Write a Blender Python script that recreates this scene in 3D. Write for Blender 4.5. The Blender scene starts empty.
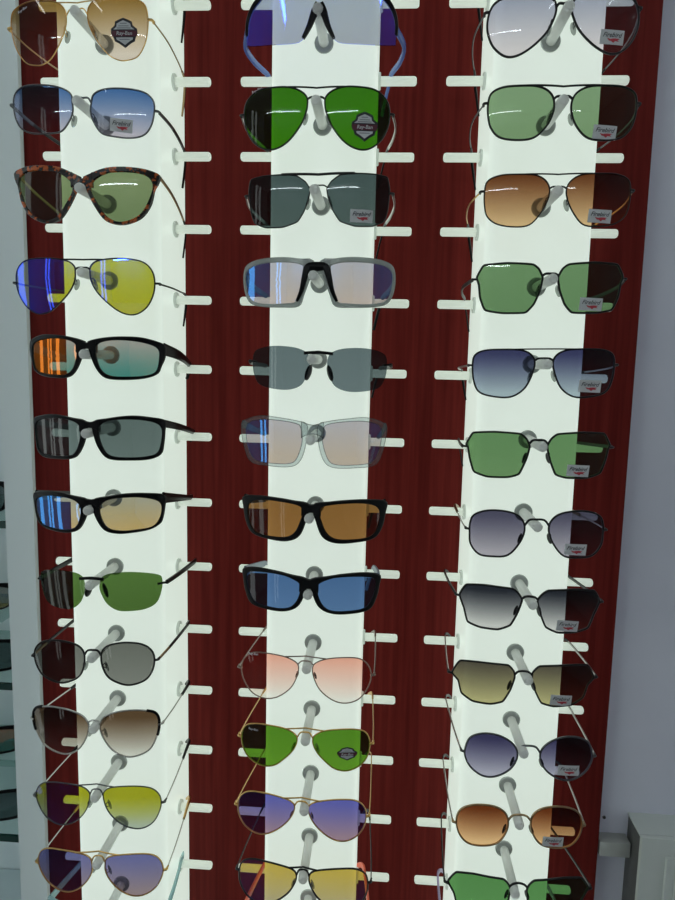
import bpy, bmesh, math, random
from mathutils import Vector, Matrix
random.seed(7)
C = bpy.context.scene.collection
SC = bpy.context.scene
ZO = 1.75                      # height of the top peg row above the shop floor
RP = 0.0774                    # pitch of the peg rows
COLX = {'L': -0.222, 'M': 0.0, 'R': 0.220}
PEG_L, PEG_R = 0.0703, 0.0048
SIDE_Y, SIDE_DZ = 0.055, -0.014
PANEL_Y = 0.095
WALL_Y = 0.115

# ---------------------------------------------------------------- camera, world, exposure
cd = bpy.data.cameras.new('camera'); cam = bpy.data.objects.new('camera', cd); C.objects.link(cam)
R0 = (0.99762115, 0.06532571, 0.02201338)
R1 = (0.03013445, -0.12606173, -0.99156460)
R2 = (-0.06199962, 0.98986918, -0.12773040)
cam.matrix_world = Matrix(((R0[0], -R1[0], -R2[0], 0.06701), (R0[1], -R1[1], -R2[1], -0.71543),
                           (R0[2], -R1[2], -R2[2], -0.31210 + ZO), (0, 0, 0, 1)))
cd.sensor_fit = 'VERTICAL'; cd.sensor_height = 36.0; cd.lens = 680.13 / 900 * 36.0
cd.clip_start = 0.01
SC.camera = cam
w = bpy.data.worlds.new('world'); SC.world = w; w.use_nodes = True
w.node_tree.nodes['Background'].inputs[0].default_value = (0.05, 0.055, 0.06, 1)
w.node_tree.nodes['Background'].inputs[1].default_value = 0.3
SC.view_settings.view_transform = 'Standard'; SC.view_settings.look = 'None'
SC.view_settings.exposure = 0.0; SC.view_settings.gamma = 1.0
SC.view_settings.use_curve_mapping = False
SC.cycles.transparent_max_bounces = 32
COLUMN_GLOW = 0.86
TUBE_GLOW = 11.5
BOX_GLOW = 1.6

# ---------------------------------------------------------------- materials
def lin(c):
    return tuple((v / 255 / 12.92) if v / 255 <= 0.04045 else ((v / 255 + 0.055) / 1.055) ** 2.4 for v in c)

MATS = {}
def mat(name, base, rough=0.5, metal=0.0, emit=None, estr=0.0, spec=0.5, coat=0.0):
    if name in MATS: return MATS[name]
    m = bpy.data.materials.new(name); m.use_nodes = True
    b = m.node_tree.nodes['Principled BSDF']
    b.inputs['Base Color'].default_value = (*base, 1)
    b.inputs['Roughness'].default_value = rough
    b.inputs['Metallic'].default_value = metal
    b.inputs['Specular IOR Level'].default_value = spec
    b.inputs['Coat Weight'].default_value = coat
    if emit:
        b.inputs['Emission Color'].default_value = (*emit, 1)
        b.inputs['Emission Strength'].default_value = estr
    MATS[name] = m
    return m

def noise_mat(name, c0, c1, scale, stretch=(1, 1, 1), rough=0.5, detail=6, lo=0.35, hi=0.65, spec=0.5):
    m = mat(name, c0, rough, spec=spec); nt = m.node_tree; N = nt.nodes; L = nt.links
    tc = N.new('ShaderNodeTexCoord'); mp = N.new('ShaderNodeMapping'); mp.inputs['Scale'].default_value = stretch
    nz = N.new('ShaderNodeTexNoise'); nz.inputs['Scale'].default_value = scale; nz.inputs['Detail'].default_value = detail
    cr = N.new('ShaderNodeValToRGB')
    cr.color_ramp.elements[0].position = lo; cr.color_ramp.elements[0].color = (*c0, 1)
    cr.color_ramp.elements[1].position = hi; cr.color_ramp.elements[1].color = (*c1, 1)
    L.new(tc.outputs['Object'], mp.inputs['Vector']); L.new(mp.outputs[0], nz.inputs['Vector'])
    L.new(nz.outputs[0], cr.inputs[0]); L.new(cr.outputs[0], N['Principled BSDF'].inputs['Base Color'])
    return m

WHITE_LIN = lin((214, 227, 217))
def lens_mat(name, top, bottom, mirror=None, amount=0.0, lo=0.1, hi=0.9, back=False):
    """tinted see-through lens: top / bottom are its colours held before a white light; mirror = colour of its coating"""
    if name in MATS: return MATS[name]
    m = bpy.data.materials.new(name); m.use_nodes = True; nt = m.node_tree; N = nt.nodes; L = nt.links
    N.remove(N['Principled BSDF'])
    f0 = 0.008 if back else max(0.03, amount)
    tint = lambda c: tuple(min(1, (max(a - 0.004, 0.0004) / b / (1 - max(0.03, amount)) / 0.985) ** 0.5) for a, b in zip(lin(c), WHITE_LIN))
    tc = N.new('ShaderNodeTexCoord'); sx = N.new('ShaderNodeSeparateXYZ'); cr = N.new('ShaderNodeValToRGB')
    cr.color_ramp.elements[0].position = lo; cr.color_ramp.elements[0].color = (*tint(bottom), 1)
    cr.color_ramp.elements[1].position = hi; cr.color_ramp.elements[1].color = (*tint(top), 1)
    L.new(tc.outputs['Generated'], sx.inputs[0]); L.new(sx.outputs[2], cr.inputs[0])
    tr = N.new('ShaderNodeBsdfTransparent'); L.new(cr.outputs[0], tr.inputs[0])
    gl = N.new('ShaderNodeBsdfGlossy')
    gl.inputs['Roughness'].default_value = 0.03
    gl.inputs['Color'].default_value = (*((None if back else mirror) or (1, 1, 1)), 1)
    lw = N.new('ShaderNodeLayerWeight'); lw.inputs[0].default_value = 0.5
    pw = N.new('ShaderNodeMath'); pw.operation = 'POWER'; pw.inputs[1].default_value = 5
    mu = N.new('ShaderNodeMath'); mu.operation = 'MULTIPLY_ADD'; mu.inputs[1].default_value = 0.5 * (1 - f0); mu.inputs[2].default_value = f0
    L.new(lw.outputs['Facing'], pw.inputs[0]); L.new(pw.outputs[0], mu.inputs[0])
    mx = N.new('ShaderNodeMixShader'); L.new(mu.outputs[0], mx.inputs[0]); L.new(tr.outputs[0], mx.inputs[1]); L.new(gl.outputs[0], mx.inputs[2])
    L.new(mx.outputs[0], N['Material Output'].inputs['Surface'])
    MATS[name] = m
    return m

def glass_mat(name, col, ior=1.25, rough=0.02):
    if name in MATS: return MATS[name]
    m = bpy.data.materials.new(name); m.use_nodes = True; N = m.node_tree.nodes
    b = N['Principled BSDF']
    b.inputs['Base Color'].default_value = (*col, 1); b.inputs['Roughness'].default_value = rough
    b.inputs['Transmission Weight'].default_value = 1.0; b.inputs['IOR'].default_value = ior
    MATS[name] = m
    return m

def clear_mat(name, tintc, refl=0.08, edge=0.0):
    """thin clear plastic"""
    if name in MATS: return MATS[name]
    m = bpy.data.materials.new(name); m.use_nodes = True; nt = m.node_tree; N = nt.nodes; L = nt.links
    N.remove(N['Principled BSDF'])
    tr = N.new('ShaderNodeBsdfTransparent'); tr.inputs[0].default_value = (*tintc, 1)
    p = N.new('ShaderNodeBsdfPrincipled') ; p.inputs['Base Color'].default_value = (*tintc, 1); p.inputs['Roughness'].default_value = 0.15
    mx = N.new('ShaderNodeMixShader'); mx.inputs[0].default_value = refl
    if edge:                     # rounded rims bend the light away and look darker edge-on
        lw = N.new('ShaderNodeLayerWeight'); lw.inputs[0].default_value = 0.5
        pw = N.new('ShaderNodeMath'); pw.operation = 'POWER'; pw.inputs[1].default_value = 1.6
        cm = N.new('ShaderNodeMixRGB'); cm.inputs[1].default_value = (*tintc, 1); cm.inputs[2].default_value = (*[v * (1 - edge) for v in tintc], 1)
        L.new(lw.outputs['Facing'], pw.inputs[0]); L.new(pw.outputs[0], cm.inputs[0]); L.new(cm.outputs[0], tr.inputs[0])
    L.new(tr.outputs[0], mx.inputs[1]); L.new(p.outputs[0], mx.inputs[2])
    L.new(mx.outputs[0], N['Material Output'].inputs['Surface'])
    MATS[name] = m
    return m

glow_white = mat('lit_acrylic', (0.35, 0.37, 0.36), 0.35, emit=lin((215, 228, 216)), estr=1.0)
glow_side = mat('lit_acrylic_side', (0.35, 0.37, 0.36), 0.35, emit=lin((214, 227, 215)), estr=0.84)
glow_white.node_tree.nodes['Principled BSDF'].inputs['Emission Strength'].default_value = COLUMN_GLOW
def translucent_mat(name, col, amount):
    m = mat(name, col, 0.4); nt = m.node_tree; N = nt.nodes; b = N['Principled BSDF']
    t = N.new('ShaderNodeBsdfTranslucent'); t.inputs[0].default_value = (*col, 1)
    mx = N.new('ShaderNodeMixShader'); mx.inputs[0].default_value = amount
    nt.links.new(b.outputs[0], mx.inputs[1]); nt.links.new(t.outputs[0], mx.inputs[2]); nt.links.new(mx.outputs[0], N['Material Output'].inputs['Surface'])
    return m
peg_mat = translucent_mat('peg_plastic', (0.95, 0.96, 0.93), 0.5)
side_peg_mat = translucent_mat('glow_peg_plastic', (0.88, 0.90, 0.86), 0.45)
sp = side_peg_mat.node_tree.nodes['Principled BSDF']      # own glow put in for column light carried by the acrylic rod
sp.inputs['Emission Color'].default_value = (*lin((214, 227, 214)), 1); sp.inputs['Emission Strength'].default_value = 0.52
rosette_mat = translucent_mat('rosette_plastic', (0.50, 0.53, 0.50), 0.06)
side_rosette_mat = translucent_mat('rosette_plastic_lightened', (0.80, 0.83, 0.80), 0.3)  # same rosettes, made paler: light of the column put into their colour
main_tube = mat('far_fluorescent_tube', (0.9, 0.9, 0.9), 0.4, emit=(0.88, 0.97, 1.0), estr=TUBE_GLOW * 3.2)
paint = noise_mat('grey_white_paint', (0.66, 0.67, 0.78), (0.73, 0.74, 0.85), 5, rough=0.7)
board_white = mat('white_board', (0.74, 0.82, 0.84), 0.5)
white_plastic = mat('white_plastic', (0.62, 0.66, 0.64), 0.4)
trunk_plastic = mat('trunking_plastic', (0.42, 0.43, 0.42), 0.5)
dark_dot = mat('dark_screw', (0.03, 0.03, 0.03), 0.5)
wood = noise_mat('mahogany_laminate', (0.100, 0.0105, 0.0090), (0.165, 0.019, 0.016), 160, (1, 1, 0.03), rough=0.45, detail=5, lo=0.3, hi=0.7, spec=0.04)
black_metal = mat('black_metal', (0.005, 0.005, 0.006), 0.35, spec=0.35)
gun_metal = mat('gunmetal', (0.12, 0.125, 0.13), 0.3, 0.9)
silver = mat('silver_metal', (0.55, 0.54, 0.52), 0.28, 1.0)
gold = mat('gold_metal', (0.72, 0.46, 0.17), 0.28, 1.0)
dark_gold = mat('bronze_metal', (0.38, 0.27, 0.15), 0.3, 1.0)
copper = mat('copper_metal', (0.30, 0.23, 0.20), 0.28, 1.0)
black_plastic = mat('black_plastic', (0.003, 0.003, 0.004), 0.3, spec=0.16)
matte_black = mat('matte_black_plastic', (0.005, 0.005, 0.006), 0.5, spec=0.16)
grey_plastic = mat('grey_plastic', (0.26, 0.28, 0.28), 0.35)
cream_plastic = mat('cream_plastic', (0.55, 0.50, 0.40), 0.4)
steel_blue = mat('grey_blue_plastic', (0.20, 0.24, 0.30), 0.4)
pad_clear = clear_mat('clear_silicone', (0.72, 0.75, 0.72), 0.35)
pad_dark = mat('dark_silicone', (0.03, 0.03, 0.03), 0.4)
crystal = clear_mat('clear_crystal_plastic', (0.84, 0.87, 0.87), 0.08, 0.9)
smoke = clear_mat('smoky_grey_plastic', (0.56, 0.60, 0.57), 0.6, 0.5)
blue_clear = clear_mat('blue_translucent_plastic', (0.25, 0.38, 0.80), 0.5)
ice_clear = clear_mat('ice_blue_plastic', (0.55, 0.78, 0.80), 0.55)
coral = mat('coral_plastic', (0.85, 0.16, 0.09), 0.4)
lilac = clear_mat('lilac_plastic', (0.62, 0.55, 0.75), 0.55)
red_plastic = mat('red_plastic', (0.45, 0.03, 0.06), 0.4)
white_gloss = mat('white_gloss_plastic', (0.7, 0.7, 0.7), 0.3)
tortoise = noise_mat('tortoiseshell', (0.010, 0.006, 0.004), (0.52, 0.11, 0.022), 150, rough=0.25, detail=2, lo=0.52, hi=0.60)
paper = mat('sticker_paper', (0.62, 0.64, 0.65), 0.5)
ink_dark = mat('sticker_ink', (0.02, 0.02, 0.03), 0.5)
ink_red = mat('sticker_red', (0.50, 0.04, 0.06), 0.5)
ink_maroon = mat('sticker_maroon', (0.10, 0.012, 0.03), 0.5)
ink_grey = mat('sticker_grey', (0.25, 0.26, 0.28), 0.5)
print_white = mat('lens_print_white', (0.7, 0.72, 0.74), 0.5)
fill_tube_mat = mat('fill_fluorescent_tube', (0.9, 0.9, 0.9), 0.4, emit=(0.88, 0.97, 1.0), estr=TUBE_GLOW)  # glow of the added near tubes
box_glow = mat('lit_panel', (0.8, 0.8, 0.8), 0.4, emit=(0.88, 0.97, 0.95), estr=BOX_GLOW)
left_paint = mat('pale_wall_paint', (0.48, 0.49, 0.51), 0.8)
ceiling_mat = mat('ceiling_paint', (0.82, 0.82, 0.82), 0.8)
floor_mat = noise_mat('grey_floor_tile', (0.25, 0.25, 0.26), (0.30, 0.30, 0.31), 3, rough=0.5)
room_paint = mat('shop_wall_paint', (0.26, 0.265, 0.27), 0.8)
shelf_edge = mat('green_glass_edge', (0.012, 0.045, 0.038), 0.15)

# ---------------------------------------------------------------- mesh helpers (metres)
def tag(o, label=None, cat=None, group=None, kind=None):
    if label: o['label'] = label
    if cat: o['category'] = cat
    if group: o['group'] = group
    if kind: o['kind'] = kind
    return o

def obj(name, bm, mats, parent=None, smooth=True, loc=None):
    me = bpy.data.meshes.new(name)
    bmesh.ops.recalc_face_normals(bm, faces=bm.faces[:])
    bm.to_mesh(me); bm.free()
    for m in (mats if isinstance(mats, (list, tuple)) else [mats]): me.materials.append(m)
    if smooth:
        me.polygons.foreach_set('use_smooth', [True] * len(me.polygons))
        try: me.set_sharp_from_angle(angle=math.radians(40))
        except Exception: pass
    o = bpy.data.objects.new(name, me); C.objects.link(o)
    if parent: o.parent = parent
    if loc: o.location = loc
    return o

def empty(name, loc):
    o = bpy.data.objects.new(name, None); o.empty_display_size = 0.02; C.objects.link(o); o.location = loc
    return o

def add_box(bm, lo, hi, bev=0.0, mi=0):
    t = bmesh.new(); bmesh.ops.create_cube(t, size=1)
    for v in t.verts: v.co = Vector([lo[i] + (v.co[i] + 0.5) * (hi[i] - lo[i]) for i in range(3)])
    if bev: bmesh.ops.bevel(t, geom=t.edges[:], offset=bev, segments=2, affect='EDGES', profile=0.6)
    merge(bm, t, mi)

def merge(bm, t, mi=0):
    me = bpy.data.meshes.new('tmp'); 
    bmesh.ops.recalc_face_normals(t, faces=t.faces[:])
    for f in t.faces: f.material_index = mi
    t.to_mesh(me); t.free(); bm.from_mesh(me); bpy.data.meshes.remove(me)

def loft(bm, rings, closed=False, caps=True, mi=0):
    t = bmesh.new(); R = [[t.verts.new(p) for p in r] for r in rings]; n = len(R[0])
    k = len(R)
    for i in range(k if closed else k - 1):
        a, b = R[i], R[(i + 1) % k]
        for j in range(n): t.faces.new((a[j], a[(j + 1) % n], b[(j + 1) % n], b[j]))
    if caps and not closed:
        t.faces.new(R[0][::-1]); t.faces.new(R[-1])
    merge(bm, t, mi)

def frames_along(pts, closed, ref):
    n = len(pts); out = []
    for i in range(n):
        if closed: d = pts[(i + 1) % n] - pts[i - 1]
        else: d = pts[min(i + 1, n - 1)] - pts[max(i - 1, 0)]
        d.normalize(); u = ref.cross(d)
        if u.length < 1e-4: u = Vector((1, 0, 0)).cross(d)
        u.normalize(); out.append((u, d.cross(u).normalized()))
    return out

def sweep(bm, pts, ru, rv=None, closed=False, ref=Vector((0, 1, 0)), n=8, mi=0, square=False):
    """section of half sizes ru (along ref x tangent) and rv, rounded; ru, rv numbers or lists"""
    pts = [Vector(p) for p in pts]; rv = ru if rv is None else rv
    fr = frames_along(pts, closed, ref); rings = []
    for i, (p, (u, v)) in enumerate(zip(pts, fr)):
        a = ru[i] if isinstance(ru, (list, tuple)) else ru; b = rv[i] if isinstance(rv, (list, tuple)) else rv
        ring = []
        for j in range(n):
            t = 2 * math.pi * (j + 0.5) / n; c, s = math.cos(t), math.sin(t)
            if square: c = math.copysign(abs(c) ** 0.5, c); s = math.copysign(abs(s) ** 0.5, s)
            ring.append(p + u * (a * c) + v * (b * s))
        rings.append(ring)
    loft(bm, rings, closed, True, mi)

def catmull(P, n, closed=False, tens=0.0):
    P = [Vector(p) for p in P]; m = len(P); out = []
    segs = m if closed else m - 1
    for s in range(n):
        t = s * segs / (n if closed else n - 1); i = min(int(t), segs - 1); f = t - i
        g = (lambda k: P[k % m]) if closed else (lambda k: P[min(max(k, 0), m - 1)])
        p0, p1, p2, p3 = g(i - 1), g(i), g(i + 1), g(i + 2)
        m1, m2 = (p2 - p0) * (.5 * (1 - tens)), (p3 - p1) * (.5 * (1 - tens)); g2, g3 = f * f, f ** 3
        out.append(p1 * (2 * g3 - 3 * g2 + 1) + m1 * (g3 - 2 * g2 + f) + p2 * (3 * g2 - 2 * g3) + m2 * (g3 - g2))
    return out

def lathe(bm, base, axis, prof, n=20, mi=0):
    """prof: (distance along axis, radius); axis a unit Vector"""
    axis = Vector(axis); u = axis.orthogonal().normalized(); v = axis.cross(u)
    rings = [[Vector(base) + axis * d + (u * math.cos(2 * math.pi * j / n) + v * math.sin(2 * math.pi * j / n)) * max(r, 1e-5) for j in range(n)] for d, r in prof]
    loft(bm, rings, False, True, mi)

TEXTS = {}
def text_geo(s, shear=0.0):
    """triangles of a word, 1 unit high, centred"""
    if s in TEXTS: return TEXTS[s]
    cu = bpy.data.curves.new('t', 'FONT'); cu.body = s; cu.size = 1; cu.align_x = 'CENTER'; cu.align_y = 'CENTER'; cu.shear = shear; cu.resolution_u = 2
    cu.offset = 0.012
    o = bpy.data.objects.new('t', cu); C.objects.link(o)
    dg = bpy.context.evaluated_depsgraph_get(); dg.update()
    me = bpy.data.meshes.new_from_object(o.evaluated_get(dg))
    V = [tuple(v.co[:2]) for v in me.vertices]; F = [tuple(p.vertices) for p in me.polygons]
    bpy.data.objects.remove(o); bpy.data.curves.remove(cu); bpy.data.meshes.remove(me)
    TEXTS[s] = (V, F)
    return V, F

# ---------------------------------------------------------------- the shop
def struct(name, lo, hi, m, bev=0.0):
    bm = bmesh.new(); add_box(bm, lo, hi, bev)
    return tag(obj(name, bm, m), kind='structure')

ZT, ZB = 2.75, 0.0
struct('wall_back', (-0.397, WALL_Y, ZB), (1.90, WALL_Y + 0.14, ZT), paint)
struct('wall_left', (-2.70, -5.2, ZB), (-2.60, 0.40, ZT), left_paint)
struct('wall_right', (1.80, -5.2, ZB), (1.90, WALL_Y, ZT), left_paint)
struct('wall_front', (-2.70, -5.3, ZB), (1.90, -5.2, ZT), room_paint)
struct('wall_alcove', (-2.60, 0.27, ZB), (-0.397, 0.40, ZT), board_white)
struct('floor', (-2.70, -5.3, -0.06), (1.90, 0.40, 0.0), floor_mat)
struct('ceiling', (-2.70, -5.3, ZT), (1.90, 0.40, ZT + 0.06), ceiling_mat)
# upright board between the glass shelves and the red panel
struct('trim_1', (-0.397, 0.088, ZB), (-0.3605, WALL_Y, ZT), board_white)

# lamps of the shop, behind and above the viewer; the near tubes are added
def ceiling_tube(x, y, length, label, axis='x', glow=None):
    t = empty('ceiling_tube_light', (x, y, ZT))
    tag(t, label, 'ceiling light', 'fluorescent tubes on the ceiling')
    bm = bmesh.new(); h = length / 2
    if axis == 'x': add_box(bm, (-h - .02, -.03, -.05), (h + .02, .03, 0), .006)
    else: add_box(bm, (-.03, -h - .02, -.05), (.03, h + .02, 0), .006)
    obj('fixture', bm, white_plastic, t)
    bm = bmesh.new(); a = Vector((1, 0, 0)) if axis == 'x' else Vector((0, 1, 0))
    lathe(bm, a * -h + Vector((0, 0, -.068)), a, [(0, .016), (length, .016)], 12)
    obj('tube', bm, glow or fill_tube_mat, t)
ceiling_tube(-0.75, -4.40, 2.4, 'long white fluorescent tube across the far end of the ceiling', glow=main_tube)
ceiling_tube(1.05, -1.10, 1.2, 'added white fluorescent tube on the ceiling beside the right wall', 'y')  # unseen tube, added to raise the room light
ceiling_tube(-1.15, -1.10, 1.2, 'added white fluorescent tube on the ceiling over the lit pillars', 'y')  # second unseen tube added for fill light
for i, (y, hw, txt) in enumerate(((-0.12, .06, 'nearest the display'), (-0.40, .03, 'second from the display'), (-0.52, .03, 'third from the display'), (-0.85, .08, 'the widest one'), (-2.15, .035, 'fifth from the display'), (-2.42, .035, 'farthest from the display'))):
    bm = bmesh.new(); add_box(bm, (-1.65, y - hw, 0.0), (-1.60, y + hw, 2.35), .012)
    tag(obj('light_pillar', bm, box_glow), 'tall lit white pillar standing left of the viewer, ' + txt, 'light pillar', 'lit pillars left of the viewer')
for i, (y, txt) in enumerate(((-0.6, 'nearer the display'), (-1.1, 'farther from the display'))):
    bm = bmesh.new(); add_box(bm, (1.75, y - .035, .35), (1.80, y + .035, 2.35), .012)
    tag(obj('wall_light_box', bm, box_glow), 'tall lit white box on the right shop wall, ' + txt, 'wall light', 'lit boxes on the right shop wall')

# red display panel
bm = bmesh.new(); add_box(bm, (-0.3605, PANEL_Y, 0.45), (0.358, WALL_Y - 0.001, 2.35), .001)
tag(obj('display_board', bm, wood), 'dark red mahogany board behind the three lit white columns', 'display board')

# ---- three lit columns with their pegs
def column_profile():
    hw, r = 0.0535, 0.012; P = [(-hw, PANEL_Y)]
    for k in range(7):
        a = math.pi + k * math.pi / 12; P.append((-hw + r + r * math.cos(a), r + r * math.sin(a)))
    for k in range(7):
        a = 1.5 * math.pi + k * math.pi / 12; P.append((hw - r + r * math.cos(a), r + r * math.sin(a)))
    P.append((hw, PANEL_Y)); return P
def front_peg_bm():
    bm = bmesh.new(); R = PEG_R
    lathe(bm, (0, 0, 0), (0, -1, 0), [(0, R), (.02, R), (PEG_L - .0022, R), (PEG_L - .0008, R * .88), (PEG_L, R * .6)], 20); return bm
def rosette_bm(ax, r=0.0095):
    bm = bmesh.new(); lathe(bm, (0, 0, 0), ax, [(0, r), (.0022, r), (.003, r * .9), (.003, r * .5)], 24); return bm
def side_peg_bm(s):
    bm = bmesh.new(); R = PEG_R
    lathe(bm, (0, 0, 0), (s, 0, 0), [(0, R), (.0385, R), (.0402, R * .85), (.041, R * .55)], 16); return bm

first_col = None; peg_meshes = {}
col_label = {'L': 'left lit white display column, seen with its right side face', 'M': 'middle lit white display column, seen straight on',
             'R': 'right lit white display column, seen with its left side face'}
def add_peg(root, kind, loc):
    key = kind
    if key not in peg_meshes:
        if kind == 'front': a, b = obj('peg', front_peg_bm(), peg_mat), obj('rosette', rosette_bm((0, -1, 0)), rosette_mat)
        else:
            s = 1 if kind == 'right' else -1
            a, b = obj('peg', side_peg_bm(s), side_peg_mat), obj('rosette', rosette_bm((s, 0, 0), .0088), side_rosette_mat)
        peg_meshes[key] = (a, b)
    else:
        a, b = (q.copy() for q in peg_meshes[key]); C.objects.link(a); C.objects.link(b)
    a.parent = root; a.location = loc; b.parent = a; b.location = (0, 0, 0)
for k in 'LMR':
    root = empty('light_column', (COLX[k], 0, ZO)); tag(root, col_label[k], 'display column', 'lit display columns')
    prof = column_profile(); bm = bmesh.new()
    loft(bm, [[Vector((x, y, z)) for x, y in prof] for z in (-1.30, 0.45)])
    me = obj('diffuser', bm, [glow_white, glow_side], root).data
    for p_ in me.polygons:
        if abs(p_.normal.x) > .95: p_.material_index = 1
    for r in range(-1, 13):
        z = -r * RP
        add_peg(root, 'front', (0, 0.0002, z))
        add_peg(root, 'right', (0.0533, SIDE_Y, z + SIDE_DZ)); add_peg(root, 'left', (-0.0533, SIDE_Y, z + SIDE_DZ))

# ---- socket box and trunking on the wall at the lower right
box_shade = mat('shaded_white_plastic', (0.10, 0.10, 0.10), 0.5)  # shade on the side of the white box, put into its colour
sock = empty('socket_box', (0.45, WALL_Y, 0.9)); tag(sock, 'white wall box with a square switch plate at the lower right corner', 'electric box')
def at(px, py, y):
    d = (R0[0] * (px - 337.5) / 680.13 + R1[0] * (py - 450) / 680.13 + R2[0], R0[1] * (px - 337.5) / 680.13 + R1[1] * (py - 450) / 680.13 + R2[1],
         R0[2] * (px - 337.5) / 680.13 + R1[2] * (py - 450) / 680.13 + R2[2])
    t = (y + 0.71543) / d[1]
    return Vector((0.06701 + d[0] * t, y, -0.31210 + ZO + d[2] * t))
FY = WALL_Y - 0.048
c0 = at(642, 838, FY); bx, bz = c0.x, c0.z
o = sock.location
def rel(lo, hi): return [a - b for a, b in zip(lo, o)], [a - b for a, b in zip(hi, o)]
bm = bmesh.new(); add_box(bm, *rel((bx + .001, FY + .007, bz - .159), (bx + .159, WALL_Y, bz - .003)), bev=.001); obj('shaded_box', bm, box_shade, sock)  # body of the white box, coloured dark to stand for its shaded side
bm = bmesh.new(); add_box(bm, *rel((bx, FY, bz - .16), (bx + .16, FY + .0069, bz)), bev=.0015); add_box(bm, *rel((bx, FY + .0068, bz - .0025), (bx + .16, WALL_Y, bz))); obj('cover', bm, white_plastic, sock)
c1 = at(665, 856, FY)
bm = bmesh.new(); add_box(bm, *rel((c1.x, FY - .006, c1.z - .085), (c1.x + .085, FY, c1.z)), bev=.002); pl = obj('faceplate', bm, white_plastic, sock)
bm = bmesh.new(); add_box(bm, *rel((c1.x + .010, FY - .010, c1.z - .075), (c1.x + .075, FY - .006, c1.z - .010)), bev=.002); obj('rocker', bm, white_plastic, pl)
t0 = at(612, 843, WALL_Y - .02); t1 = at(612, 857, WALL_Y - .02)
tk = empty('cable_trunking', (0.40, WALL_Y, t1.z)); tag(tk, 'grey white cable trunking running from the red board to the wall box', 'cable trunking')
bm = bmesh.new(); add_box(bm, (0.36 - .40, -.020, 0), (bx - .001 - .40, 0, t0.z - t1.z), .0012); obj('body', bm, trunk_plastic, tk)
s = at(604, 817, WALL_Y)
bm = bmesh.new(); lathe(bm, (0, 0, 0), (0, -1, 0), [(0, .0022), (.0015, .002), (.002, .001)], 10)
tag(obj('wall_screw', bm, dark_dot, loc=s), 'small dark screw in the wall above the trunking', 'screw')

# ---- glass shelves of the next unit at the left edge
SHELF_Z = []
for py, txt in ((525, 'top of the three glass shelves at the left edge'), (687, 'middle of the three glass shelves at the left edge'), (839, 'lowest of the three glass shelves at the left edge')):
    z = at(6, py - 3, 0.10).z; SHELF_Z.append(z)
    t = empty('glass_shelf', (-1.0, 0.19, z)); tag(t, txt, 'shelf', 'glass shelves at the left edge')
    bm = bmesh.new(); add_box(bm, (-.64, -.086, -.008), (.60, .079, 0)); obj('pane', bm, clear_mat('shelf_glass', (0.80, 0.88, 0.86), 0.06), t)
    bm = bmesh.new(); add_box(bm, (-.64, -.090, -.0085), (.60, -.0861, .0003)); obj('front_edge', bm, shelf_edge, t)
bm = bmesh.new(); add_box(bm, (-1.645, 0.10, at(10, 868, 0.27).z - .02), (-0.399, 0.268, at(10, 868, 0.27).z), .002)
tag(obj('base_ledge', bm, board_white), 'white ledge under the glass shelves at the lower left edge', 'ledge')

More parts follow.
